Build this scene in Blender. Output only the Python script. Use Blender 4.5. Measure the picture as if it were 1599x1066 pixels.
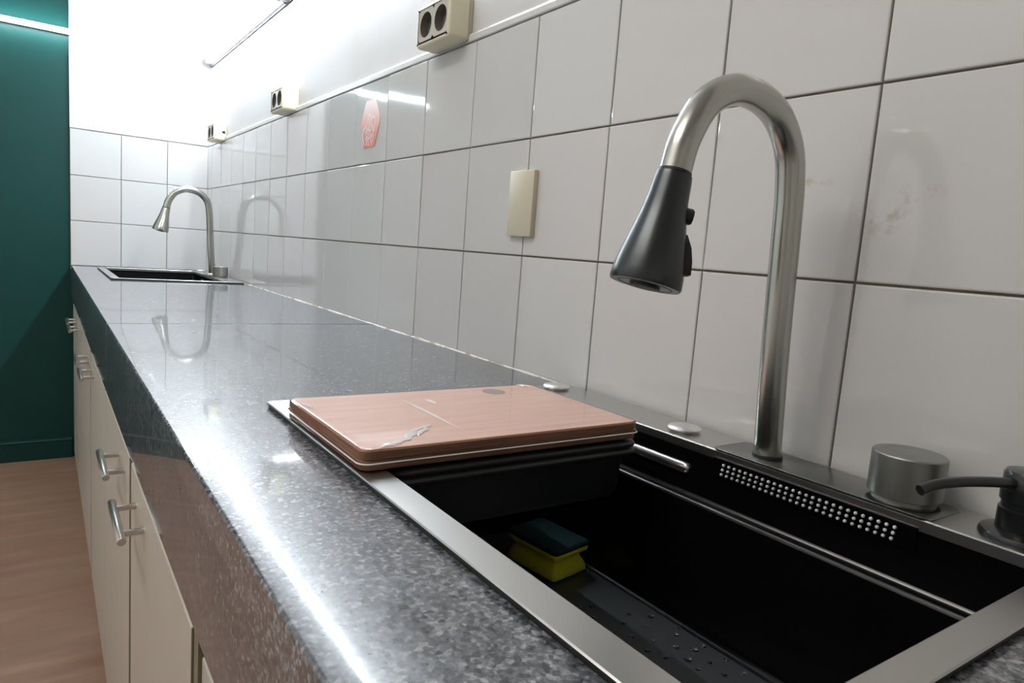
import bpy, bmesh, math, random
from mathutils import Vector, Matrix

random.seed(7)
for o in list(bpy.data.objects):
    bpy.data.objects.remove(o, do_unlink=True)
S = bpy.context.scene
COL = S.collection

# ------------------------------------------------------------------ units
# Geometry is laid out in tile widths (one wall tile = 0.2 m); x = 0 is the
# tiled wall, y runs along the counter, z = 0 is the counter top.
T = 0.2
ZC = 0.89
YF = 16.506          # far wall
ZFLOOR = -4.45
ZCEIL = 8.6
XL = -9.6            # opposite wall of the galley
YB = -9.0            # wall behind the camera


def W(x, y, z):
    return Vector((x * T, y * T, z * T + ZC))


# ------------------------------------------------------------------ camera
cam_data = bpy.data.cameras.new('camera')
cam = bpy.data.objects.new('camera', cam_data)
COL.objects.link(cam)
cam_data.sensor_width = 36.0
cam_data.lens = 1074.37 * 36.0 / 1599.0
cam_data.clip_start = 0.01
cam.rotation_mode = 'XYZ'
cam.location = W(-3.53085, -1.94372, 1.02341)
cam.rotation_euler = (1.44209, -0.0744853, -0.601512)
S.camera = cam
cam_data.dof.use_dof = False

# ------------------------------------------------------------------ world / exposure
world = bpy.data.worlds.new('world')
S.world = world
world.use_nodes = True
world.node_tree.nodes['Background'].inputs[0].default_value = (0.9, 0.95, 1.0, 1)
world.node_tree.nodes['Background'].inputs[1].default_value = 0.0
S.view_settings.view_transform = 'Standard'
S.view_settings.look = 'None'
S.view_settings.exposure = 0.68
S.view_settings.gamma = 1.0
S.view_settings.use_curve_mapping = False
LAMP_RIGHT = 112.0    # emission of the tubes on the tiled wall
LAMP_FAR = 44.0      # emission of the tube on the far wall
CEIL_W = 11.0         # unseen ceiling fill light, added to brighten the near end
COOL = (0.83, 0.92, 1.0)
WARM = (1.0, 0.95, 0.90)
ceil_data = bpy.data.lights.new('ceiling_fill', 'AREA')
ceil_data.shape = 'RECTANGLE'
ceil_data.size, ceil_data.size_y = 0.30, 1.2
ceil_data.energy = CEIL_W
ceil_data.color = WARM
ceil = bpy.data.objects.new('ceiling_fill', ceil_data)
COL.objects.link(ceil)
ceil.location = W(-7.2, 1.5, 8.4)

# ------------------------------------------------------------------ materials


def mat(name, color=(0.8, 0.8, 0.8), rough=0.5, metal=0.0, spec=0.5, coat=0.0, coat_rough=0.03, aniso=0.0):
    m = bpy.data.materials.new(name)
    m.use_nodes = True
    b = m.node_tree.nodes['Principled BSDF']
    b.inputs['Base Color'].default_value = (*color, 1)
    b.inputs['Roughness'].default_value = rough
    b.inputs['Metallic'].default_value = metal
    b.inputs['Specular IOR Level'].default_value = spec
    b.inputs['Coat Weight'].default_value = coat
    b.inputs['Coat Roughness'].default_value = coat_rough
    b.inputs['Anisotropic'].default_value = aniso
    return m


class NT:
    def __init__(self, m):
        self.t = m.node_tree
        self.b = self.t.nodes['Principled BSDF']

    def n(self, kind, **kw):
        nd = self.t.nodes.new(kind)
        for k, v in kw.items():
            if k in nd.inputs:
                nd.inputs[k].default_value = v
            else:
                setattr(nd, k, v)
        return nd

    def l(self, a, b):
        self.t.links.new(a, b)

    def coords(self, scale=(1, 1, 1), kind='Object'):
        c = self.n('ShaderNodeTexCoord')
        mp = self.n('ShaderNodeMapping')
        mp.inputs['Scale'].default_value = scale
        self.l(c.outputs[kind], mp.inputs['Vector'])
        return mp.outputs['Vector']

    def world_pos(self, scale=(1, 1, 1)):
        g = self.n('ShaderNodeNewGeometry')
        mp = self.n('ShaderNodeMapping')
        mp.inputs['Scale'].default_value = scale
        self.l(g.outputs['Position'], mp.inputs['Vector'])
        return mp.outputs['Vector']

    def noise(self, vec, scale, detail=3.0, rough=0.5):
        nd = self.n('ShaderNodeTexNoise')
        nd.inputs['Scale'].default_value = scale
        nd.inputs['Detail'].default_value = detail
        nd.inputs['Roughness'].default_value = rough
        self.l(vec, nd.inputs['Vector'])
        return nd.outputs['Fac']

    def ramp(self, fac, stops):
        r = self.n('ShaderNodeValToRGB')
        e = r.color_ramp.elements
        while len(e) < len(stops):
            e.new(0.5)
        for i, (p, c) in enumerate(stops):
            e[i].position = p
            e[i].color = (*c, 1) if len(c) == 3 else c
        self.l(fac, r.inputs['Fac'])
        return r.outputs['Color']

    def mix(self, fac, a, b, blend='MIX'):
        m = self.n('ShaderNodeMix', data_type='RGBA', blend_type=blend)
        for sock, v in ((m.inputs['Factor'], fac), (m.inputs[6], a), (m.inputs[7], b)):
            if hasattr(v, 'links'):
                self.l(v, sock)
            elif isinstance(v, (int, float)):
                sock.default_value = v
            else:
                sock.default_value = (*v, 1)
        return m.outputs[2]

    def math(self, op, a, b=0.0):
        m = self.n('ShaderNodeMath', operation=op)
        for i, v in enumerate((a, b)):
            if hasattr(v, 'links'):
                self.l(v, m.inputs[i])
            else:
                m.inputs[i].default_value = v
        return m.outputs[0]

    def bump(self, h, strength=0.2, dist=0.001):
        bp = self.n('ShaderNodeBump')
        bp.inputs['Strength'].default_value = strength
        bp.inputs['Distance'].default_value = dist
        self.l(h, bp.inputs['Height'])
        self.l(bp.outputs['Normal'], self.b.inputs['Normal'])

    def color(self, c):
        self.l(c, self.b.inputs['Base Color'])

    def rough(self, r):
        self.l(r, self.b.inputs['Roughness'])


# painted plaster
M_plaster = mat('painted_plaster', (0.80, 0.79, 0.77), 0.55)
n = NT(M_plaster)
v = n.world_pos()
n.color(n.mix(n.ramp(n.noise(v, 2.3, 4), [(0.45, (0, 0, 0)), (0.75, (1, 1, 1))]), (0.62, 0.61, 0.60), (0.56, 0.53, 0.50)))
n.bump(n.noise(v, 14, 5), 0.25, 0.004)

M_green = mat('green_gloss_paint', (0.004, 0.04, 0.036), 0.40, spec=0.3)
n = NT(M_green)
v = n.world_pos()
n.color(n.mix(n.noise(v, 3.0, 4), (0.003, 0.040, 0.034), (0.005, 0.050, 0.045)))
n.bump(n.noise(v, 9, 4), 0.3, 0.004)

M_cream = mat('opposite_wall_paint', (0.74, 0.72, 0.68), 0.6)

# glazed tiles with faint smudges
M_tile = mat('glazed_tile', (0.70, 0.69, 0.68), 0.055, spec=0.5)
n = NT(M_tile)
v = n.world_pos()
oi = n.n('ShaderNodeObjectInfo')
c0 = n.mix(oi.outputs['Random'], (0.635, 0.615, 0.605), (0.65, 0.648, 0.635))


def smudge(y, z, ry, rz):
    d = n.n('ShaderNodeVectorMath', operation='SUBTRACT')
    g = n.n('ShaderNodeNewGeometry')
    n.l(g.outputs['Position'], d.inputs[0])
    d.inputs[1].default_value = W(0, y, z)
    s = n.n('ShaderNodeVectorMath', operation='MULTIPLY')
    n.l(d.outputs[0], s.inputs[0])
    s.inputs[1].default_value = (0, 1 / (ry * T), 1 / (rz * T))
    ln = n.n('ShaderNodeVectorMath', operation='LENGTH')
    n.l(s.outputs[0], ln.inputs[0])
    m1 = n.math('SUBTRACT', 1.0, ln.outputs['Value'])
    m1 = n.math('MAXIMUM', m1, 0.0)
    nz = n.ramp(n.noise(v, 55, 4, 0.7), [(0.5, (0, 0, 0)), (0.66, (1, 1, 1))])
    return n.math('MULTIPLY', m1, nz)


f = smudge(0.33, 1.52, 0.17, 0.05)
for a in ((-0.12, 1.33, 0.22, 0.12), (-0.22, 1.45, 0.20, 0.06)):
    f = n.math('ADD', f, smudge(*a))
f = n.math('MULTIPLY', f, 0.5)
n.color(n.mix(f, c0, (0.34, 0.20, 0.11)))
n.bump(n.noise(v, 5, 2), 0.08, 0.004)

M_grout = mat('brown_grout', (0.17, 0.13, 0.09), 0.9)
n = NT(M_grout)
v = n.world_pos()
sep = n.n('ShaderNodeSeparateXYZ')
n.l(v, sep.inputs[0])
n.color(n.mix(n.noise(v, 20, 3), (0.13, 0.095, 0.06), (0.30, 0.25, 0.19)))

M_trim = mat('white_trim', (0.66, 0.66, 0.66), 0.35)
M_seal = mat('sealant_bead', (0.62, 0.57, 0.50), 0.5)
n = NT(M_seal)
v = n.world_pos()
n.color(n.mix(n.ramp(n.noise(v, 40, 4), [(0.45, (0, 0, 0)), (0.6, (1, 1, 1))]), (0.52, 0.48, 0.42), (0.22, 0.16, 0.11)))

# speckled polished granite
M_granite = mat('grey_granite', (0.2, 0.2, 0.2), 0.12, spec=0.17, coat=0.85, coat_rough=0.045)
n = NT(M_granite)
v = n.coords()
vo = n.n('ShaderNodeTexVoronoi', feature='SMOOTH_F1')
vo.inputs['Scale'].default_value = 300
vo.inputs['Smoothness'].default_value = 0.3
n.l(v, vo.inputs['Vector'])
sepc = n.n('ShaderNodeSeparateColor')
n.l(vo.outputs['Color'], sepc.inputs[0])
cell = sepc.outputs[0]
g1 = n.noise(v, 260, 3, 0.6)
g2 = n.noise(v, 75, 3, 0.6)
g3 = n.noise(v, 9, 2, 0.5)
s = n.math('ADD', n.math('MULTIPLY', cell, 0.50), n.math('MULTIPLY', g1, 0.9))
s = n.math('ADD', s, n.math('MULTIPLY', g2, 0.45))
s = n.math('ADD', s, n.math('MULTIPLY', g3, 0.20))
s = n.math('MULTIPLY', s, 0.49)
col = n.ramp(s, [(0.34, (0.028, 0.030, 0.036)), (0.45, (0.078, 0.083, 0.092)), (0.55, (0.14, 0.147, 0.162)), (0.68, (0.34, 0.35, 0.37))])
n.color(col)
n.rough(n.ramp(n.noise(v, 60, 3), [(0.3, (0.20, 0.20, 0.20)), (0.7, (0.28, 0.28, 0.28))]))

# metals
M_steel = mat('brushed_nickel', (0.48, 0.48, 0.44), 0.25, 1.0)
n = NT(M_steel)
v = n.coords((1, 1, 60))
n.bump(n.noise(v, 40, 2), 0.05, 0.0005)
M_head = mat('gunmetal_spray_head', (0.07, 0.076, 0.078), 0.30, 1.0)
M_headdark = mat('black_rubber', (0.012, 0.012, 0.013), 0.45)
M_bright = mat('polished_steel', (0.85, 0.84, 0.82), 0.30, 1.0)
M_rim = mat('gunmetal_sink_rim', (0.55, 0.54, 0.52), 0.30, 1.0)
M_plate = mat('gunmetal_deck_plate', (0.24, 0.25, 0.235), 0.26, 1.0)
M_basin = mat('black_coated_basin', (0.003, 0.0032, 0.0035), 0.16, 0.0, spec=0.22)
M_bfloor = mat('brushed_black_floor', (0.15, 0.16, 0.168), 0.36, 0.8)
M_knob = mat('gunmetal_knob', (0.36, 0.365, 0.335), 0.40, 1.0)
M_black = mat('black_plastic', (0.012, 0.013, 0.015), 0.28, coat=0.3, coat_rough=0.1)
M_basket = mat('black_basket_plastic', (0.016, 0.017, 0.019), 0.42)
M_nozzle = mat('white_nozzle_tips', (0.72, 0.72, 0.74), 0.45)
M_handle = mat('satin_steel_handle', (0.62, 0.58, 0.54), 0.28, 1.0)

# cabinets
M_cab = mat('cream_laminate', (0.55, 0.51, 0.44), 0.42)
M_carc = mat('olive_edge', (0.22, 0.19, 0.12), 0.6)  # dark olive of the carcass, stiles and door edges

# wooden board
M_board = mat('beech_board', (0.60, 0.36, 0.26), 0.45)
n = NT(M_board)
v = n.coords((3.0, 40, 40))
gr = n.noise(v, 3.0, 5, 0.6)
n.color(n.ramp(gr, [(0.30, (0.66, 0.425, 0.34)), (0.52, (0.72, 0.485, 0.40)), (0.75, (0.78, 0.55, 0.46))]))

M_boardedge = mat('board_edge', (0.33, 0.16, 0.09), 0.5)
n = NT(M_boardedge)
v = n.coords((4.0, 4, 120))
n.color(n.ramp(n.noise(v, 4, 4), [(0.3, (0.20, 0.09, 0.05)), (0.7, (0.34, 0.17, 0.10))]))

# clear shrink film
M_film = bpy.data.materials.new('clear_shrink_film')
M_film.use_nodes = True
ft = M_film.node_tree
ft.nodes.clear()
out = ft.nodes.new('ShaderNodeOutputMaterial')
mixs = ft.nodes.new('ShaderNodeMixShader')
tr = ft.nodes.new('ShaderNodeBsdfTransparent')
gl = ft.nodes.new('ShaderNodeBsdfGlossy')
gl.inputs['Roughness'].default_value = 0.05
fr = ft.nodes.new('ShaderNodeFresnel')
fr.inputs['IOR'].default_value = 1.17
tc = ft.nodes.new('ShaderNodeTexCoord')
nz = ft.nodes.new('ShaderNodeTexNoise')
nz.inputs['Scale'].default_value = 22
nz.inputs['Detail'].default_value = 3
bp = ft.nodes.new('ShaderNodeBump')
bp.inputs['Strength'].default_value = 0.25
bp.inputs['Distance'].default_value = 0.001
ft.links.new(tc.outputs['Object'], nz.inputs['Vector'])
ft.links.new(nz.outputs['Fac'], bp.inputs['Height'])
ft.links.new(bp.outputs['Normal'], gl.inputs['Normal'])
ft.links.new(fr.outputs[0], mixs.inputs[0])
ft.links.new(tr.outputs[0], mixs.inputs[1])
ft.links.new(gl.outputs[0], mixs.inputs[2])
ft.links.new(mixs.outputs[0], out.inputs['Surface'])

# floor
M_floor = mat('brown_wood_floor', (0.2, 0.11, 0.07), 0.42)
n = NT(M_floor)
v = n.world_pos((1.4, 9.0, 1))
ga = n.noise(v, 2.2, 5, 0.6)
gb = n.noise(n.world_pos((0.6, 1.2, 1)), 4, 3)
n.color(n.mix(gb, n.ramp(ga, [(0.3, (0.21, 0.10, 0.058)), (0.55, (0.33, 0.175, 0.11)), (0.75, (0.50, 0.32, 0.225))]), (0.33, 0.22, 0.16)))

# sockets, plate, sticker, sponge
M_beige = mat('beige_plastic', (0.60, 0.55, 0.42), 0.4)
M_cream_pl = mat('yellowed_plastic', (0.72, 0.68, 0.50), 0.4)
M_face = mat('socket_insert', (0.55, 0.53, 0.47), 0.4)
M_cup = mat('socket_cup_grey', (0.16, 0.145, 0.125), 0.5)
M_dark = mat('dark_hole', (0.01, 0.01, 0.01), 0.8)
M_pink = mat('pink_print', (0.72, 0.26, 0.20), 0.35)
n = NT(M_pink)
sp = n.n('ShaderNodeSeparateXYZ')
n.l(n.coords(), sp.inputs[0])
n.color(n.ramp(n.math('MULTIPLY', sp.outputs[2], 7.0), [(0.10, (0.68, 0.21, 0.16)), (0.45, (0.74, 0.34, 0.27)), (0.75, (0.78, 0.62, 0.58))]))
M_line = mat('white_print_line', (0.82, 0.74, 0.70), 0.35)
M_sponge = mat('yellow_sponge', (0.80, 0.76, 0.04), 0.95)
n = NT(M_sponge)
v = n.coords()
n.bump(n.noise(v, 320, 3), 0.6, 0.002)
M_scour = mat('green_scourer', (0.007, 0.034, 0.037), 0.95)
n = NT(M_scour)
n.bump(n.noise(n.coords(), 500, 3), 0.8, 0.002)

M_water = bpy.data.materials.new('water')
M_water.use_nodes = True
wb = M_water.node_tree.nodes['Principled BSDF']
wb.inputs['Base Color'].default_value = (0.9, 0.95, 1, 1)
wb.inputs['Roughness'].default_value = 0.02
wb.inputs['IOR'].default_value = 1.33
wb.inputs['Transmission Weight'].default_value = 1.0


def emit(name, color, strength):
    m = bpy.data.materials.new(name)
    m.use_nodes = True
    t = m.node_tree
    t.nodes.clear()
    o = t.nodes.new('ShaderNodeOutputMaterial')
    e = t.nodes.new('ShaderNodeEmission')
    e.inputs[0].default_value = (*color, 1)
    e.inputs[1].default_value = strength
    t.links.new(e.outputs[0], o.inputs[0])
    return m


# ------------------------------------------------------------------ object helpers


def tag(o, label=None, cat=None, group=None, kind=None):
    if label: o['label'] = label
    if cat: o['category'] = cat
    if group: o['group'] = group
    if kind: o['kind'] = kind
    return o


def root_empty(name, loc, label, cat, group=None):
    o = bpy.data.objects.new(name, None)
    o.empty_display_size = 0.05
    COL.objects.link(o)
    o.location = W(*loc)
    return tag(o, label, cat, group)


def world_loc(o):
    p = Vector((0, 0, 0))
    while o:
        p = p + o.location
        o = o.parent
    return p


def build(name, bm, m, parent=None, loc=None, smooth=False, angle=35):
    """bm is in tile units; the object sits at loc (tile units) or at its parent."""
    base = W(*loc) if loc is not None else (world_loc(parent) if parent else Vector((0, 0, 0)))
    for vtx in bm.verts:
        vtx.co = W(*vtx.co) - base
    bmesh.ops.recalc_face_normals(bm, faces=bm.faces)
    me = bpy.data.meshes.new(name)
    if smooth:
        for fc in bm.faces:
            fc.smooth = True
        ca = math.radians(angle)
        for e in bm.edges:
            if len(e.link_faces) == 2 and e.calc_face_angle(0) > ca:
                e.smooth = False
    bm.to_mesh(me)
    bm.free()
    ms = m if isinstance(m, (list, tuple)) else [m]
    for mm in ms:
        me.materials.append(mm)
    o = bpy.data.objects.new(name, me)
    COL.objects.link(o)
    if parent:
        o.parent = parent
        o.location = base - world_loc(parent)
    else:
        o.location = base
    return o


def B():
    return bmesh.new()


def box(bm, a, b, bevel=0.0, seg=2, mi=0):
    x0, x1 = sorted((a[0], b[0])); y0, y1 = sorted((a[1], b[1])); z0, z1 = sorted((a[2], b[2]))
    t = bmesh.new()
    vs = [t.verts.new(p) for p in ((x0, y0, z0), (x1, y0, z0), (x1, y1, z0), (x0, y1, z0), (x0, y0, z1), (x1, y0, z1), (x1, y1, z1), (x0, y1, z1))]
    for f in ((0, 3, 2, 1), (4, 5, 6, 7), (0, 1, 5, 4), (1, 2, 6, 5), (2, 3, 7, 6), (3, 0, 4, 7)):
        t.faces.new([vs[i] for i in f])
    if bevel:
        bmesh.ops.bevel(t, geom=t.edges[:], offset=bevel, segments=seg, profile=0.5, affect='EDGES', clamp_overlap=True)
    merge(bm, t, mi)


def merge(bm, t, mi=0):
    mp = {}
    for vtx in t.verts:
        mp[vtx] = bm.verts.new(vtx.co)
    for fc in t.faces:
        nf = bm.faces.new([mp[q] for q in fc.verts])
        nf.material_index = mi
    t.free()


def loft(bm, rings, closed=True, cap0=False, cap1=False, mi=0):
    vr = [[bm.verts.new(p) for p in r] for r in rings]
    k = len(vr[0])
    for a, b in zip(vr, vr[1:]):
        for i in range(k if closed else k - 1):
            j = (i + 1) % k
            bm.faces.new((a[i], a[j], b[j], b[i])).material_index = mi
    if cap0: bm.faces.new(vr[0][::-1]).material_index = mi
    if cap1: bm.faces.new(vr[-1]).material_index = mi
    return vr


def frame(d):
    d = Vector(d).normalized()
    a = Vector((0, 1, 0)) if abs(d.y) < 0.9 else Vector((0, 0, 1))
    u = d.cross(a).normalized()
    return u, d.cross(u).normalized()


def tube(bm, pts, radii, seg=24, cap=True, mi=0):
    pts = [Vector(p) for p in pts]
    if isinstance(radii, (int, float)): radii = [radii] * len(pts)
    rings = []
    u = None
    for i, p in enumerate(pts):
        d = (pts[min(i + 1, len(pts) - 1)] - pts[max(i - 1, 0)]).normalized()
        if u is None:
            u, w = frame(d)
        else:
            u = (u - d * u.dot(d)).normalized()
            w = d.cross(u).normalized()
        rings.append([p + (u * math.cos(2 * math.pi * k / seg) + w * math.sin(2 * math.pi * k / seg)) * radii[i] for k in range(seg)])
    return loft(bm, rings, True, cap, cap, mi)


def lathe(bm, c, prof, seg=40, axis=(0, 0, 1), cap0=True, cap1=True, mi=0):
    """prof: (radius, height) along axis from point c"""
    ax = Vector(axis).normalized()
    u, w = frame(ax)
    c = Vector(c)
    rings = [[c + ax * h + (u * math.cos(2 * math.pi * k / seg) + w * math.sin(2 * math.pi * k / seg)) * r for k in range(seg)] for r, h in prof]
    return loft(bm, rings, True, cap0, cap1, mi)


def rrect(x0, x1, y0, y1, z, r, n=6):
    pts = []
    for cx, cy, a0 in ((x1 - r, y1 - r, 0), (x0 + r, y1 - r, 90), (x0 + r, y0 + r, 180), (x1 - r, y0 + r, 270)):
        for k in range(n + 1):
            a = math.radians(a0 + 90 * k / n)
            pts.append(Vector((cx + r * math.cos(a), cy + r * math.sin(a), z)))
    return pts


def spline(P, n=8):
    P = [Vector(p) for p in P]
    out = []
    for i in range(len(P) - 1):
        p0 = P[i - 1] if i > 0 else P[0] * 2 - P[1]
        p1, p2 = P[i], P[i + 1]
        p3 = P[i + 2] if i + 2 < len(P) else P[-1] * 2 - P[-2]
        for k in range(n):
            t = k / n
            out.append(0.5 * ((2 * p1) + (p2 - p0) * t + (2 * p0 - 5 * p1 + 4 * p2 - p3) * t * t + (3 * p1 - p0 - 3 * p2 + p3) * t ** 3))
    out.append(P[-1])
    return out


def struct(name, bm, m, parent=None, **k):
    o = build(name, bm, m, parent, **k)
    if not parent: o['kind'] = 'structure'
    return o


# ------------------------------------------------------------------ room shell
FX = -2.866          # left end of the tiled niche on the far wall
b = B(); box(b, (XL - 0.5, YB - 0.5, ZFLOOR - 0.5), (0.5, YF + 0.5, ZFLOOR)); struct('floor', b, M_floor, loc=(-5, 4, ZFLOOR))
b = B(); box(b, (XL - 0.5, YB - 0.5, ZCEIL), (0.5, YF + 0.5, ZCEIL + 0.5)); struct('ceiling', b, M_plaster, loc=(-5, 4, ZCEIL))
wall_right = B(); box(wall_right, (0.0, YB, ZFLOOR), (0.5, YF + 0.5, ZCEIL)); wall_right = struct('wall_right', wall_right, M_plaster, loc=(0, 0, 0))
b = B(); box(b, (FX, YF, -0.08), (0.0, YF + 0.5, ZCEIL)); wall_far = struct('wall_far', b, M_plaster, loc=(0, YF, 0))
b = B(); box(b, (XL, YF + 0.045, ZFLOOR), (FX, YF + 0.5, ZCEIL)); box(b, (FX, YF + 0.045, ZFLOOR), (0.0, YF + 0.5, -0.08)); struct('wall_far_left', b, M_green, loc=(-6, YF, 0))
b = B(); box(b, (XL - 0.5, YB, ZFLOOR), (XL, YF + 0.5, ZCEIL)); struct('wall_left', b, M_cream, loc=(XL, 0, 0))
b = B(); box(b, (XL - 0.5, YB - 0.5, ZFLOOR), (0.5, YB, ZCEIL)); struct('wall_near', b, M_cream, loc=(-5, YB, 0))
# baseboard of the green wall with a rounded lip
b = B()
prof = [(0.045, 0), (-0.05, 0), (-0.05, 0.40), (-0.065, 0.43), (-0.05, 0.46), (0.0, 0.475), (0.045, 0.475)]
loft(b, [[(x, YF + py, ZFLOOR + pz) for py, pz in prof] for x in (XL, FX)], True, True, True)
struct('baseboard_far', b, M_green, loc=(-6, YF, ZFLOOR))

# grout bed behind the tiles
b = B(); box(b, (-0.012, -8.0, -0.02), (0.0, YF, 3.0)); struct('grout_bed', b, M_grout, wall_right)
b = B(); box(b, (FX, YF - 0.012, -0.02), (-0.012, YF, 3.0)); struct('grout_bed', b, M_grout, wall_far)

# tiles: one object each, sharing one mesh per size
GAP = 0.013
TH = 0.03


def tile_mesh(w, h, name='tile'):
    bm = bmesh.new()
    e = 0.010
    def ring(d, z):
        return [(z, -w / 2 + d, -h / 2 + d), (z, w / 2 - d, -h / 2 + d), (z, w / 2 - d, h / 2 - d), (z, -w / 2 + d, h / 2 - d)]
    loft(bm, [ring(0, 0), ring(0, -TH + 0.007), ring(0.003, -TH + 0.002), ring(e, -TH)], True, True, True)
    for vv in bm.verts: vv.co = vv.co * T
    bmesh.ops.recalc_face_normals(bm, faces=bm.faces)
    me = bpy.data.meshes.new(name)
    bm.to_mesh(me); bm.free()
    me.materials.append(M_tile)
    return me


TM = tile_mesh(1 - GAP, 1 - GAP)
trand = random.Random(3)


def put_tile(me, y, z, parent, far=False, x=0.0, tilt=None):
    o = bpy.data.objects.new('tile', me)
    COL.objects.link(o)
    o.parent = parent
    p = W(-0.006, y, z) if not far else W(x, YF - 0.006, z)
    o.location = p - world_loc(parent)
    t = tilt or (trand.uniform(-.35, .35), trand.uniform(-.35, .35))
    o.rotation_euler = (0, math.radians(t[0]), math.radians(t[1]) + (math.pi / 2 if far else 0))
    if far:
        o.rotation_euler = (math.radians(t[0]) * 0.5, 0, math.radians(t[1]) * 0.5 + math.pi / 2)
    return o


for r in range(3):
    for k in range(-8, 16):
        put_tile(TM, k + 0.5, r + 0.5, wall_right)
    put_tile(tile_mesh(YF - 16 - GAP - 0.03, 1 - GAP), 16 + (YF - 16) / 2 - 0.015, r + 0.5, wall_right)
xs = [-0.03, -0.924, -1.877, FX]
for x0, x1 in zip(xs, xs[1:]):
    me = tile_mesh(x0 - x1 - GAP, 1 - GAP)
    for r in range(3):
        put_tile(me, 0, r + 0.5, wall_far, True, (x0 + x1) / 2)

# white edging strip along the top of the tiles
def trim_bar(name, pts, far=False):
    bm = B()
    prof = [(0.0, 3.012), (-0.028, 3.012), (-0.036, 3.02), (-0.036, 3.07), (-0.026, 3.09), (0.0, 3.095)]
    if not far:
        loft(bm, [[(px, y, pz) for px, pz in prof] for y in pts], True, True, True)
    else:
        loft(bm, [[(x, YF + px, pz) for px, pz in prof] for x in pts], True, True, True)
    return struct(name, bm, M_trim, loc=(0, 4, 3.0) if not far else (-1.5, YF, 3.0))
trim_bar('trim_1', (-8.0, YF))
trim_bar('trim_2', (FX, -0.04), True)
# sealant bead between counter and tiles
b = B()
pr = random.Random(5)
rings = []
for i in range(121):
    y = -6 + i * (YF - 0.02 + 6) / 120
    w_ = pr.uniform(0.008, 0.017)
    rings.append([(-0.034, y, 0.0), (-0.036 - w_, y, 0.0), (-0.036 - w_ * 0.6, y, w_ * 0.45), (-0.034, y, w_)])
loft(b, rings, True, True, True)
struct('trim_3', b, M_seal, loc=(0, 4, 0))

# ------------------------------------------------------------------ LED battens
M_led_r = emit('led_diffuser_glow', COOL, LAMP_RIGHT)
M_led_f = emit('led_far_glow', COOL, LAMP_FAR)
M_under_line = mat('near_black_line', (0.03, 0.03, 0.035), 0.6, spec=0.2)
M_body = mat('white_batten_body', (0.85, 0.85, 0.86), 0.4)


def batten(a, bb, axis, label, glow, wallpos):
    """axis 'y': on the right wall, between y=a..bb; axis 'x': on the far wall between x=a..bb"""
    z = wallpos
    L = []
    if axis == 'y':
        root = root_empty('led_batten', (0, (a + bb) / 2, z), label, 'lamp', 'LED battens on the walls')
        P = lambda s, d, h: (-d, s, z + h)
        ax = (0, 1, 0)
    else:
        root = root_empty('led_batten', ((a + bb) / 2, YF, z), label, 'lamp', 'LED battens on the walls')
        P = lambda s, d, h: (s, YF - d, z + h)
    bm = B()
    sec = [(0, -0.05), (0.06, -0.05), (0.07, -0.04), (0.07, 0.04), (0.06, 0.05), (0, 0.05)]
    loft(bm, [[P(s, d, h) for d, h in sec] for s in (a, bb)], True, True, True)
    build('housing', bm, M_body, root)
    bm = B()
    tube(bm, [P(a + 0.1, 0.125, 0), P(bb - 0.1, 0.125, 0)], 0.05, 16)
    build('light_tube', bm, glow, root, smooth=True)
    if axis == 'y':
        bm = B()  # thin near-black line running along below the housing
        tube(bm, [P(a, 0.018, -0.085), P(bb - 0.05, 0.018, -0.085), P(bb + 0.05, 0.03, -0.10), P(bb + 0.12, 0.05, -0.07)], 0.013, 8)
        build('under_line', bm, M_under_line, root, smooth=True)
    for s0, s1 in ((a, a + 0.1), (bb - 0.1, bb)):
        bm = B()
        tube(bm, [P(s0, 0.125, 0), P(s0 + 0.02, 0.125, 0), P(s1, 0.125, 0)], [0.048, 0.058, 0.058], 16)
        box(bm, P(s0, 0.06, -0.04), P(s1, 0.12, 0.04))
        build('end_cap', bm, M_body, root, smooth=True)
    return root


batten(10.35, 16.2, 'y', 'slim white LED batten high on the tiled wall, running into the far corner', M_led_r, 4.93)
batten(4.4, 10.25, 'y', 'slim white LED batten on the tiled wall, the one nearer the camera', M_led_r, 4.93)
batten(-5.9, -0.32, 'x', 'glowing LED batten across the green and white far wall', M_led_f, 5.0)

# ------------------------------------------------------------------ counter
A0, BT = -2.985, 0.0075       # front face x = A0 + BT*y


def fx(y): return A0 + BT * y


# sink cut-outs (just inside the rims)
SINKS = [(-2.37, -0.13, -1.22, 2.15), (-2.37, -0.13, 12.43, 15.80)]
worktop = root_empty('granite_worktop', (-1.5, 5, 0), 'speckled grey granite worktop running along the tiled wall', 'worktop')


def slab(y0, y1, hole, parent):
    bm = B()
    # front strip with bull-nosed edge and deep apron
    r = 0.016
    def sec(y):
        x = fx(y)
        pts = [(-2.37, -0.18), (x + 0.12, -0.18), (x + 0.12, -0.72), (x + 0.012, -0.72), (x, -0.708)]
        for k in range(7):
            a = math.radians(180 - 90 * k / 6)
            pts.append((x + r + r * math.cos(a), -r + r * math.sin(a)))
        pts.append((x + 0.12, 0.0))
        pts.append((-2.37, 0.0))
        return [(px, y, pz) for px, pz in pts]
    loft(bm, [sec(y0), sec(y1)], True, True, True)
    hx0, hx1, hy0, hy1 = hole
    for ya, yb in ((y0, hy0), (hy1, y1)):
        box(bm, (hx0, ya, -0.18), (-0.03, yb, 0.0))
    box(bm, (hx1, hy0, -0.18), (-0.03, hy1, 0.0))
    return build('slab', bm, M_granite, parent, smooth=True, angle=40)


SEAM = 6.10
slab(-6.0, SEAM - 0.03, SINKS[0], worktop)
slab(SEAM + 0.03, YF - 0.035, SINKS[1], worktop)
b = B(); box(b, (fx(SEAM) + 0.004, SEAM - 0.031, -0.17), (-0.04, SEAM + 0.031, -0.002)); build('joint_filler', b, M_headdark, worktop)

# ------------------------------------------------------------------ cabinets
DA = -2.948


def dx(y): return DA + BT * y


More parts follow.
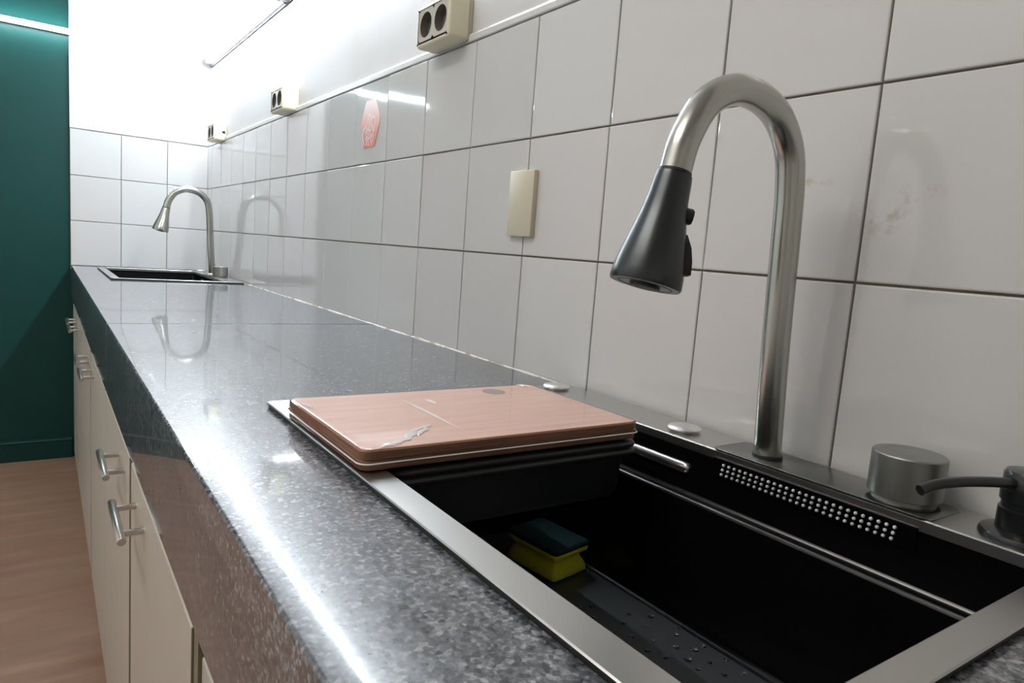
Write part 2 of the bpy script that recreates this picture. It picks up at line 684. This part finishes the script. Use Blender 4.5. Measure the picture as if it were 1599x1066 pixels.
def sheared(bm, ref):
    """lay the cabinet fronts along the slightly tapered counter front"""
    for vv in bm.verts:
        vv.co.x += BT * vv.co.y
    return bm


def handle(yc, z, parent):
    bm = B()
    xd = DA
    tube(bm, [(xd - 0.15, yc - 0.40, z), (xd - 0.15, yc - 0.385, z), (xd - 0.15, yc + 0.385, z), (xd - 0.15, yc + 0.40, z)], [0.026, 0.031, 0.031, 0.026], 16)
    for s in (-0.25, 0.25):
        tube(bm, [(xd - 0.15, yc + s, z), (xd + 0.002, yc + s, z)], 0.024, 12)
    build('handle', sheared(bm, yc), M_handle, parent, smooth=True)


def cabinet(y0, y1, doors, label, handles, inset=0.0, ztop=-0.86):
    root = root_empty('base_cabinet', (-1.6, (y0 + y1) / 2, ZFLOOR), label, 'cabinet', 'base cabinets under the worktop')
    bm = B()
    t = 0.09
    xb = -0.12
    # carcass panels (open front) and back
    box(bm, (DA + 0.095, y0 + 0.005, -4.05), (xb, y0 + t, -1.08))
    box(bm, (DA + 0.095, y1 - t, -4.05), (xb, y1 - 0.005, -1.08))
    box(bm, (DA + 0.095, y0 + t, -4.05), (xb, y1 - t, -3.96))
    box(bm, (xb - 0.03, y0 + t, -3.96), (xb, y1 - t, -1.08))
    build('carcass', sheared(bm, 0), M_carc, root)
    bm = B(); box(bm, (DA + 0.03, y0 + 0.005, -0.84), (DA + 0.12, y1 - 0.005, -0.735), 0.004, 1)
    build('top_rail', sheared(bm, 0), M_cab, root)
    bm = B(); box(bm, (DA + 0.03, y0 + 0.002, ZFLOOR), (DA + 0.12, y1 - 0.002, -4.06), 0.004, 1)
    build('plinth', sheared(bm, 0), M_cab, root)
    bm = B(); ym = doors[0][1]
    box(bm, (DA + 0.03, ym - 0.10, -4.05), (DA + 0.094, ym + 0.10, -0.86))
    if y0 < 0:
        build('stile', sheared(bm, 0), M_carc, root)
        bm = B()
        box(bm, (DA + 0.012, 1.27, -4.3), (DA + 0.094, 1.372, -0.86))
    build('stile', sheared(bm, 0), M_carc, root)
    for (a, c), h in zip(doors, handles):
        bm = B()
        ga = 0.075 if a == ym else 0.016
        gc = 0.065 if c == ym else 0.016
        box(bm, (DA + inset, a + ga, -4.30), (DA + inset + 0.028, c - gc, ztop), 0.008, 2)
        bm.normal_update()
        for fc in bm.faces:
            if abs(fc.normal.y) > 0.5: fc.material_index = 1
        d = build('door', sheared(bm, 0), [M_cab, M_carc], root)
        if h is not None:
            handle(h, -1.09, d)
    return root


cabinet(-5.0, 1.37, [(-4.9, -1.75), (-1.75, 1.28)], 'cream base cabinet under the near sink, at the bottom edge of the photo', [None, None], 0.028, -0.95)
cabinet(1.37, 6.93, [(1.37, 4.15), (4.15, 6.93)], 'cream two-door base cabinet with the two largest bar handles, beyond the near sink', [3.47, 4.86])
cabinet(6.93, 12.49, [(6.93, 9.71), (9.71, 12.49)], 'cream two-door base cabinet in the middle of the row, under the worktop joint', [9.1, 10.3])
cabinet(12.49, 16.42, [(12.49, 14.45), (14.45, 16.42)], 'cream two-door base cabinet at the far end against the green wall', [13.85, 15.05])

# ------------------------------------------------------------------ sinks


def make_sink(oy, label, near, ds=0.0):
    y0, y1 = -1.26 + oy, 2.19 + oy
    od = oy + ds
    root = root_empty('kitchen_sink', (-1.25, (y0 + y1) / 2, 0), label, 'sink', 'black kitchen sinks')
    ix0, ix1, iy0, iy1 = -2.26, -0.45, -1.145 + oy, 2.07 + oy
    zr = 0.032
    bm = B()  # black strip under the rim, standing in for its shadow line
    loft(bm, [rrect(-2.392, -0.103, y0 + .008, y1 - .008, 0.002, 0.03, 6), rrect(-2.392, -0.103, y0 + .008, y1 - .008, 0.017, 0.03, 6), rrect(ix0 - .02, ix1 + .02, iy0 - .02, iy1 + .02, 0.017, 0.05, 6), rrect(ix0 - .02, ix1 + .02, iy0 - .02, iy1 + .02, 0.002, 0.05, 6)])
    build('rim_shadow_strip', bm, M_headdark, root)
    bm = B()
    n_ = 6
    loft(bm, [rrect(-2.40, -0.095, y0, y1, 0.017, 0.03, n_), rrect(-2.40, -0.095, y0, y1, zr - 0.005, 0.03, n_),
              rrect(-2.395, -0.10, y0 + .005, y1 - .005, zr, 0.03, n_), rrect(ix0 - .006, ix1 + .006, iy0 - .006, iy1 + .006, zr, 0.05, n_),
              rrect(ix0, ix1, iy0, iy1, zr - 0.006, 0.05, n_), rrect(ix0, ix1, iy0, iy1, -0.02, 0.05, n_)])
    bm.faces.ensure_lookup_table()
    for fc in bm.faces[:28]: fc.material_index = 1  # outer side of the rim blackened to deepen the painted shadow line
    build('rim', bm, [M_rim, M_headdark], root, smooth=True, angle=30)
    bm = B()
    L = 0.055
    zf = -1.0
    rings = [rrect(ix0, ix1, iy0, iy1, -0.02, 0.05, n_), rrect(ix0, ix1, iy0, iy1, -0.262, 0.05, n_),
             rrect(ix0 + .005, ix1 - .005, iy0 + .005, iy1 - .005, -0.275, 0.05, n_),
             rrect(ix0 + L - .012, ix1 - L + .012, iy0 + L - .012, iy1 - L + .012, -0.283, 0.06, n_),
             rrect(ix0 + L - .003, ix1 - L + .003, iy0 + L - .003, iy1 - L + .003, -0.287, 0.06, n_),
             rrect(ix0 + L, ix1 - L, iy0 + L, iy1 - L, -0.30, 0.06, n_),
             rrect(ix0 + L, ix1 - L, iy0 + L, iy1 - L, zf + 0.05, 0.06, n_)]
    for k in range(1, 5):
        a = math.radians(90 * k / 4)
        d = L + 0.05 * (1 - math.cos(a))
        rings.append(rrect(ix0 + d, ix1 - d, iy0 + d, iy1 - d, zf + 0.05 - 0.05 * math.sin(a), 0.06, n_))
    vr = loft(bm, rings, True, False, False)
    bm.faces.ensure_lookup_table()
    k_ = len(rings[0])
    for q in (1, 3, 4):  # ledge edges in lighter rim metal, painting in their gloss highlight
        for fc in bm.faces[q * k_:(q + 1) * k_]:
            fc.material_index = 1
    build('basin', bm, [M_basin, M_rim], root, smooth=True, angle=45)
    bm = B()
    d = L + 0.05
    loft(bm, [rrect(ix0 + d, ix1 - d, iy0 + d, iy1 - d, zf, 0.06, n_), rrect(ix0 + .5, ix1 - .5, iy0 + .8, iy1 - .8, zf - 0.012, 0.06, n_)], True, False, True)
    build('basin_floor', bm, M_bfloor, root, smooth=True, angle=45)
    # round waste in the floor
    bm = B()
    cx, cy = -1.3, 0.15 + oy
    lathe(bm, (cx, cy, zf), [(0.27, -0.014), (0.265, 0.012), (0.22, 0.012), (0.20, 0.004), (0.05, 0.004)], 32, cap0=False)
    build('drain', bm, M_plate, root, smooth=True)
    # raised deck plate with the tap and the mixer knob on it
    bm = B()
    rr = rrect(-0.452, -0.14, -0.70 + od, 0.45 + od, zr, 0.045, 5)
    loft(bm, [rr, rrect(-0.452, -0.14, -0.70 + od, 0.45 + od, zr + .006, 0.045, 5), rrect(-0.449, -0.143, -0.697 + od, 0.447 + od, zr + .008, 0.045, 5)], True, False, True)
    build('deck_plate', bm, M_plate, root, smooth=True, angle=30)
    # mixer knob
    ky = -0.50 + od
    bm = B()
    lathe(bm, (-0.27, ky, zr + .008), [(0.135, 0), (0.135, 0.022), (0.150, 0.024), (0.155, 0.028), (0.155, 0.212), (0.150, 0.218), (0.110, 0.2185), (0.108, 0.217), (0.055, 0.217), (0.053, 0.2185)], 48)
    build('mixer_knob', bm, M_knob, root, smooth=True, angle=25)
    # waterfall slot: recessed strip holding three rows of nozzles on the rear wall
    bm = B()
    box(bm, (ix1 - 0.012, -0.66 + od, -0.115), (ix1 + 0.004, 0.42 + od, -0.006), 0.003, 1)
    sl = build('waterfall_panel', bm, M_basin, root)
    if near:
        nm = bpy.data.meshes.new('nozzle')
        bb = bmesh.new()
        lathe(bb, (0, 0, 0), [(0.0085, 0), (0.0085, 0.006), (0.0055, 0.011)], 8, axis=(-1, 0, 0))
        for vv in bb.verts: vv.co *= T
        for fc in bb.faces: fc.smooth = True
        bmesh.ops.recalc_face_normals(bb, faces=bb.faces)
        bb.to_mesh(nm); bb.free(); nm.materials.append(M_nozzle)
        for i in range(27):
            for j in range(3):
                y = 0.345 - i * 0.0352 + j * 0.004
                z = -0.036 - 0.027 * j
                o = bpy.data.objects.new('nozzle', nm)
                COL.objects.link(o)
                o.parent = sl
                o.location = W(ix1 - 0.012, y + oy, z) - world_loc(sl)
    # bright overflow cover on the rear wall
    bm = B()
    rings = []
    for s, t_ in ((0.0, 0.0), (0.0, 0.014), (0.010, 0.026)):
        pts = rrect(0.0 + s, 0.06 - s, 0.58 + oy + s, 1.10 + oy - s, 0, 0.0299 - s, 6)
        rings.append([(ix1 - t_, p.y, -0.160 + p.x) for p in pts])
    loft(bm, rings, True, False, True)
    build('overflow_cover', bm, M_bright, root, smooth=True, angle=60)
    # domed push buttons on the rear deck
    for by in (0.78, 2.04):
        bm = B()
        lathe(bm, (-0.30, by + oy if by < 1 else 2.04 + oy, zr), [(0.055, 0), (0.055, 0.012), (0.098, 0.014), (0.102, 0.020), (0.094, 0.029), (0.06, 0.038), (0.02, 0.041)], 40)
        build('push_button', bm, M_bright, root, smooth=True, angle=50)
    return root


make_sink(0.0, 'black near sink with a gunmetal rim, holding the sponge', True)
FY = 13.62
make_sink(FY, 'small-looking black sink at the far end of the worktop', False, 0.63)


def make_tap(oy, label, side, head_mat):
    lean = 0.035
    z0 = 0.041
    root = root_empty('kitchen_tap', (-0.286, 0.21 + oy, z0), label, 'tap', 'gooseneck kitchen taps')
    y = 0.21 + oy
    P = [(-0.286, z0), (-0.332, .64), (-0.359, 1.173), (-0.380, 1.46), (-0.428, 1.64), (-0.55, 1.775), (-0.72, 1.838), (-0.90, 1.832), (-1.07, 1.74), (-1.178, 1.575), (-1.222, 1.42)]
    pts = spline([(p[0], y, p[1]) for p in P], 8)
    bm = B()
    tube(bm, pts, 0.0715, 32)
    build('gooseneck', bm, M_steel, root, smooth=True)
    bm = B()
    lathe(bm, (-0.286, y, z0 - 0.001), [(0.079, 0), (0.079, 0.010), (0.074, 0.013)], 40)
    build('base_ring', bm, M_headdark, root, smooth=True, angle=40)
    # pull-down spray head
    a = Vector((-1.224, y, 1.415)); c = Vector((-1.338, y, 0.925))
    d = (c - a); ln = d.length; d.normalize()
    bm = B()
    lathe(bm, a, [(0.074, 0), (0.080, 0.004), (0.084, 0.03), (0.092, 0.12), (0.108, 0.21), (0.128, 0.30), (0.147, 0.39), (0.157, 0.45), (0.160, ln - 0.012), (0.155, ln), (0.140, ln)], 48, axis=d)
    hd = build('spray_head', bm, head_mat, root, smooth=True, angle=40)
    bm = B(); tube(bm, [a - d * 0.012, a + d * 0.002], 0.0745, 32); build('joint_ring', bm, M_headdark, root, smooth=True)
    bm = B()
    lathe(bm, c, [(0.139, -0.004), (0.115, 0.002), (0.110, -0.006), (0.07, -0.004), (0.066, 0.012), (0.03, 0.016)], 40, axis=d)
    build('spray_face', bm, M_headdark, hd, smooth=True, angle=40)
    # round button and rocker on the side of the head
    side = Vector(side); side = (side - d * side.dot(d)).normalized()
    bm = B()
    q = a + d * 0.165 + side * 0.090
    lathe(bm, q, [(0.036, -0.015), (0.036, 0.028), (0.030, 0.036)], 20, axis=side)
    build('spray_button', bm, M_headdark, hd, smooth=True, angle=40)
    bm = B()
    t_ = d.cross(side).normalized()
    rings = []
    for s, h, w in ((0.235, -0.02, .015), (0.25, 0.012, .028), (0.30, 0.030, .036), (0.36, 0.036, .040), (0.415, 0.034, .036), (0.43, -0.02, .03)):
        rad = 0.108 + (s - 0.21) / 0.24 * 0.049
        q = a + d * s + side * (rad - 0.006)
        rings.append([q + t_ * w - side * 0.03, q + t_ * w * 0.8 + side * h, q - t_ * w * 0.8 + side * h, q - t_ * w - side * 0.03])
    loft(bm, rings, True, True, True)
    build('rocker', bm, M_headdark, hd, smooth=True, angle=50)
    return root


make_tap(0.0, 'large brushed nickel gooseneck tap with pull-down spray on the near sink', (0.80, -0.60, 0.0), M_head)
make_tap(FY + 0.63, 'brushed nickel gooseneck tap standing at the far sink', (0.2, 0.98, 0.0), M_steel)

# ------------------------------------------------------------------ drain basket under the board
bk = root_empty('drain_basket', (-1.35, 1.4, -0.3), 'black plastic drain basket hanging in the near sink under the wooden board', 'basket')
bm = B()
o0 = (-2.245, -0.70, 0.735, 2.05)
def rr(d, z, r=0.08): return rrect(o0[0] + d, o0[1] - d, o0[2] + d, o0[3] - d, z, r, 6)
loft(bm, [rr(0.035, -0.045), rr(0.05, -0.08), rr(0.062, -0.275), rr(0.085, -0.315), rr(0.105, -0.315), rr(0.085, -0.285), rr(0.08, -0.05), rr(0.075, 0.0)], True)
loft(bm, [rr(0.085, -0.316), rr(0.5, -0.316)], True, False, True)
build('tub', bm, M_basket, bk, smooth=True, angle=50)
bm = B()
loft(bm, [rr(0.06, -0.06), rr(0.012, -0.06), rr(0.0, -0.048), rr(0.0, -0.036), rr(0.012, -0.026), rr(0.022, -0.020), rr(0.010, -0.012), rr(0.004, 0.002), rr(0.012, 0.016), rr(0.03, 0.022), rr(0.07, 0.022), rr(0.076, 0.0)], True)
build('lip', bm, M_basket, bk, smooth=True, angle=60)

# ------------------------------------------------------------------ chopping board in shrink film
cb = root_empty('chopping_board', (-1.55, 1.26, 0.036), 'pinkish wooden chopping board in clear shrink film lying across the near sink', 'board')
bx0, bx1, by0, by1, bz0, bz1 = -2.385, -0.735, 0.745, 1.80, 0.036, 0.132
hc = (-1.12, 1.66)
top = rrect(bx0 + .008, bx1 - .008, by0 + .008, by1 - .008, bz1, 0.042, 6)
bot = [Vector((p.x, p.y, bz0)) for p in top]
midr = lambda z: rrect(bx0, bx1, by0, by1, z, 0.048, 6)
bm = B()
bm.faces.new([bm.verts.new(p) for p in top])
sd = B()
loft(sd, [top, midr(bz1 - .008), midr((bz0 + bz1) / 2 + .004)], True)
loft(sd, [midr((bz0 + bz1) / 2 - .004), midr(bz0 + .008), bot], True, False, True)
inn = lambda z: rrect(bx0 + .006, bx1 - .006, by0 + .006, by1 - .006, z, 0.045, 6)
loft(sd, [midr((bz0 + bz1) / 2 + .004), inn((bz0 + bz1) / 2), midr((bz0 + bz1) / 2 - .004)], True)
build('board_face', bm, M_board, cb)
fh = B(); lathe(fh, (hc[0], hc[1], bz1 - .004), [(0.075, 0.0), (0.075, 0.0055), (0.071, 0.0065)], 40)
build('round_label', fh, mat('grey_label', (0.33, 0.28, 0.25), 0.5), cb, smooth=True)
build('board_sides', sd, M_boardedge, cb)
bm = B()
e = 0.005
def fr_(d, z, r=.052): return rrect(bx0 - d, bx1 + d, by0 - d, by1 + d, z, r, 6)
loft(bm, [fr_(-.01, bz0 - .003), fr_(.005, bz0 + .004), fr_(.005, bz0 + .040), fr_(.011, bz0 + .046), fr_(.005, bz0 + .052), fr_(.005, bz1 - .002), fr_(-.006, bz1 + .004), fr_(-.03, bz1 + .0042), fr_(-.05, bz1 + .0042)], True, False, True)
build('shrink_film', bm, M_film, cb, smooth=True, angle=60)
sm = B()
loft(sm, [fr_(.011, .068), fr_(.016, .072), fr_(.011, .076)], True)
# crumpled film pleats, coloured white to stand for their glare
rp = random.Random(11)
def pleat(p, q, w, z):
    bm = B()
    p = Vector((*p, z)); q = Vector((*q, z)); n2 = (q - p).cross(Vector((0, 0, 1))).normalized() * w
    K = 8
    rings = []
    for i in range(K + 1):
        t = i / K
        c = p.lerp(q, t) + n2 * rp.uniform(-1, 1) * 0.8
        s_ = math.sin(math.pi * min(max(t, .05), .95))
        rings.append([c - n2 * s_, c + Vector((0, 0, 0.010 * s_)), c + n2 * s_])
    loft(bm, rings, False)
    build('film_pleat_glare', bm, M_pleat, cb, smooth=True, angle=80)
M_pleat = mat('film_pleat_glare', (0.9, 0.9, 0.9), 0.12)
pb = M_pleat.node_tree.nodes['Principled BSDF']
pb.inputs['Alpha'].default_value = 0.75
build('film_seam', sm, M_pleat, cb)
zt = bz1 + 0.005
pleat((-2.19, 0.80), (-1.96, 1.02), 0.024, zt)
pleat((-2.06, 0.86), (-1.90, 1.06), 0.014, zt)
pleat((-2.30, 0.765), (-2.16, 0.80), 0.020, zt)
pleat((-1.80, 1.60), (-1.80, 0.90), 0.006, zt)
pleat((-1.66, 1.55), (-1.66, 1.42), 0.009, zt)
pleat((-2.37, 1.72), (-2.33, 1.50), 0.010, zt)
pleat((-0.85, 1.79), (-0.79, 1.70), 0.016, zt)

# ------------------------------------------------------------------ sponge
sg = root_empty('sponge', (-0.76, 1.36, -1.0), 'yellow sponge with a dark green scourer top inside the near sink', 'sponge')
ang_ = math.radians(10)
def sp_pt(u, v, z):
    # u along the short side, v along the long side
    bx, by = -0.90, 1.165
    return (bx + u * math.cos(ang_) - v * math.sin(ang_) * 0.7, by + u * math.sin(ang_) + v * math.cos(ang_), z)
bm = B()
rings = []
SW, SL = 0.33, 0.46
for z, ins in ((-0.998, 0.010), (-0.985, 0.0), (-0.955, 0.004), (-0.925, 0.018), (-0.90, 0.034), (-0.878, 0.036), (-0.862, 0.020), (-0.852, 0.0), (-0.832, -0.002), (-0.824, 0.004)):
    rings.append([sp_pt(p.x, p.y, z) for p in rrect(ins, SW - ins, ins, SL - ins, 0, 0.03, 4)])
loft(bm, rings, True, True, True)
build('foam', bm, M_sponge, sg, smooth=True, angle=60)
bm = B()
loft(bm, [[sp_pt(p.x, p.y, z) for p in rrect(i, SW - i, i, SL - i, 0, 0.03, 4)] for z, i in ((-0.824, 0.0), (-0.80, -0.002), (-0.79, 0.008))], True, True, True)
build('scourer', bm, M_scour, sg, smooth=True, angle=40)

# ------------------------------------------------------------------ soap dispenser
sd_ = root_empty('soap_dispenser', (-0.255, -0.965, 0.032), 'black pump soap dispenser with a thin curved spout on the near sink deck', 'soap dispenser')
c = (-0.255, -0.965, 0.032)
bm = B()
lathe(bm, c, [(0.155, 0), (0.155, 0.010), (0.148, 0.024), (0.120, 0.034), (0.10, 0.036)], 40)
build('flange', bm, M_black, sd_, smooth=True, angle=40)
bm = B()
lathe(bm, c, [(0.10, 0.034), (0.10, 0.12), (0.092, 0.124), (0.092, 0.150), (0.10, 0.154), (0.102, 0.20)], 40)
build('collar', bm, M_black, sd_, smooth=True, angle=40)
bm = B()
lathe(bm, c, [(0.098, 0.20), (0.098, 0.262), (0.090, 0.276), (0.06, 0.280)], 40)
build('pump_head', bm, M_black, sd_, smooth=True, angle=40)
bm = B()
tube(bm, spline([(-0.30, -0.948, 0.262), (-0.44, -0.89, 0.270), (-0.58, -0.835, 0.271), (-0.68, -0.795, 0.260), (-0.75, -0.768, 0.238)], 6), 0.021, 14)
build('spout', bm, M_black, sd_, smooth=True)

# ------------------------------------------------------------------ sockets on the wall


def ring_plate(bm, x, yc, zc, hw, hh, r, seg=32, mi=0, depth=0.09, cupmi=1):
    outer, inner = [], []
    for k in range(seg):
        a = 2 * math.pi * (k + 0.5) / seg
        ca, sa = math.cos(a), math.sin(a)
        m_ = min(hw / max(abs(ca), 1e-6), hh / max(abs(sa), 1e-6))
        outer.append((x, yc + ca * m_, zc + sa * m_))
        inner.append((x, yc + ca * r, zc + sa * r))
    loft(bm, [outer, inner], True, mi=mi)
    loft(bm, [inner, [(x + depth, p[1], p[2]) for p in inner]], True, False, True, mi=cupmi)


def socket(y0, y1, z0, z1, label, hole=False):
    root = root_empty('double_socket', (0, (y0 + y1) / 2, (z0 + z1) / 2), label, 'socket', 'surface-mounted double sockets')
    d = 0.27
    bm = B()
    box(bm, (0.0, y0 + 0.01, z0), (-0.06, y1 - 0.01, z1), 0.012, 2)
    build('back_box', bm, M_beige, root, smooth=True)
    bm = B()
    # shell open towards the insert
    ya, yb, za, zb = y0, y1, z0 - 0.015, z1
    def rc(i, x, r): return [(x, p.x, p.y) for p in rrect(ya + i, yb - i, za + i, zb - i, 0, r, 5)]
    loft(bm, [rc(0, -0.055, .05), rc(0, -d + 0.03, .05), rc(0.009, -d + 0.009, .05), rc(0.028, -d, .045), rc(0.034, -d, .03), rc(0.034, -d + 0.012, .03)], True, True, False)
    build('shell', bm, M_cream_pl, root, smooth=True, angle=50)
    bm = B()
    ym = (y0 + y1) / 2
    w = (yb - ya - 0.075) / 2
    h = (zb - za - 0.075) / 2
    zc = (za + zb) / 2
    hw = w / 2
    for s in (-1, 1):
        ring_plate(bm, -d + 0.008, ym + s * hw, zc + 0.01, hw, h - 0.01, min(hw, h) * 0.80)
    build('insert', bm, [M_face, M_cup], root)
    for s in (-1, 1):
        bm = B()
        for q in (-0.035, 0.035):
            tube(bm, [(-d + 0.09, ym + s * hw, zc + 0.01 + q), (-d + 0.097, ym + s * hw, zc + 0.01 + q)], 0.012, 10)
        build('pin_holes', bm, M_dark, root)
    for sy in (-1, 1):
        for sz in (-1, 1):
            bm = B()
            tube(bm, [(-d - 0.002, ym + sy * (w - 0.0), zc + sz * (h + 0.0)), (-d + 0.01, ym + sy * w, zc + sz * h)], 0.010, 8)
            build('screw', bm, M_dark, root)
    if hole:
        bm = B()
        box(bm, (-0.03, y0 - 0.004, zc - 0.03), (-0.10, y0 + 0.02, zc + 0.03), 0.01, 1)
        build('cable_entry', bm, M_dark, root)
    return root


socket(4.15, 4.84, 3.03, 3.42, 'yellowed double socket nearest the camera, at the top edge of the photo')
socket(9.56, 10.22, 3.02, 3.38, 'yellowed double socket in the middle of the tiled wall edging')
socket(14.68, 15.36, 3.0, 3.36, 'yellowed double socket beside the far corner, with a dark cable entry', True)

# blank cover plate
cp = B()
box(cp, (-0.031, 2.835, 1.165), (-0.085, 3.19, 1.725), 0.008, 2)
tag(build('cover_plate', cp, M_beige, loc=(0, 3.0, 1.45), smooth=True, angle=50), 'plain beige blank cover plate screwed to the wall tiles', 'plate')

# pink hexagonal print on a tile
hx = root_empty('tile_sticker', (-0.031, 6.5, 2.2), 'pink hexagonal sticker with white line drawing on a wall tile', 'sticker')
bm = B()
hexp = [(6.34, 2.78), (6.64, 2.78), (6.80, 2.50), (6.67, 2.20), (6.33, 2.20), (6.20, 2.50)]
loft(bm, [[(-0.0375, y, z) for y, z in hexp], [(-0.0425, y, z) for y, z in hexp]], True, True, True)
build('printed_panel', bm, M_pink, hx)
bm = B()
def stroke(pts, w=0.010):
    pts = spline([(0, p[0], p[1]) for p in pts], 4)
    rings = []
    for i, p in enumerate(pts):
        dd = (pts[min(i + 1, len(pts) - 1)] - pts[max(i - 1, 0)]).normalized()
        nn = Vector((0, -dd.z, dd.y)) * w
        rings.append([(-0.0435, p.y + nn.y, p.z + nn.z), (-0.0435, p.y - nn.y, p.z - nn.z)])
    loft(bm, rings, False)
for S_ in ([(6.60, 2.36), (6.59, 2.50), (6.52, 2.61), (6.46, 2.54), (6.44, 2.42)],
           [(6.47, 2.54), (6.38, 2.57), (6.34, 2.48), (6.38, 2.36)],
           [(6.60, 2.46), (6.70, 2.43), (6.71, 2.33), (6.66, 2.24)],
           [(6.64, 2.39), (6.55, 2.43), (6.48, 2.40), (6.42, 2.46)],
           [(6.60, 2.35), (6.58, 2.27), (6.60, 2.23)], [(6.54, 2.40), (6.54, 2.30), (6.52, 2.22)],
           [(6.48, 2.38), (6.45, 2.30), (6.42, 2.23)], [(6.40, 2.46), (6.38, 2.36), (6.40, 2.26)],
           [(6.64, 2.30), (6.56, 2.33), (6.48, 2.31), (6.40, 2.35)], [(6.54, 2.56), (6.52, 2.48), (6.54, 2.43)]):
    stroke(S_)
build('line_drawing', bm, M_line, hx)

# ------------------------------------------------------------------ water droplets on the floor of the near sink
dm = []
for k in range(3):
    bb = bmesh.new()
    rg = random.Random(20 + k)
    ph = [rg.uniform(0.75, 1.25) for _ in range(10)]
    loft(bb, [[(r * ph[i] * math.cos(2 * math.pi * i / 10), r * ph[i] * math.sin(2 * math.pi * i / 10), z) for i in range(10)] for r, z in ((0.012, 0), (0.0115, 0.003), (0.008, 0.006), (0.003, 0.0075))], True, True, True)
    for vv in bb.verts: vv.co *= T
    for fc in bb.faces: fc.smooth = True
    bmesh.ops.recalc_face_normals(bb, faces=bb.faces)
    me = bpy.data.meshes.new('water_droplet'); bb.to_mesh(me); bb.free(); me.materials.append(M_water); dm.append(me)
dr = random.Random(4)
D = [(-0.725, 0.534), (-0.565, 0.437), (-0.734, 0.312), (-0.849, 0.274), (-0.786, 0.115), (-0.58, 0.102), (-0.80, 0.414), (-0.66, 0.25), (-0.64, 0.40), (-0.70, 0.02), (-0.60, -0.02), (-0.88, 0.50), (-0.82, 0.62), (-0.93, 0.75), (-0.72, 0.68), (-0.68, 0.13), (-0.76, 0.20), (-0.90, 0.36), (-0.86, 0.85), (-0.62, 0.60), (-0.95, 0.58), (-0.59, 0.25)]
for i, (x, y) in enumerate(D):
    o = bpy.data.objects.new('water_droplet', dm[i % 3])
    COL.objects.link(o)
    o.location = W(x, y, -1.0)
    o.rotation_euler.z = dr.uniform(0, 6)
    sc = dr.uniform(0.9, 1.9)
    o.scale = (sc, sc, 1)
    tag(o, 'clear water droplet on the black floor of the near sink', 'droplet', 'water droplets in the near sink')
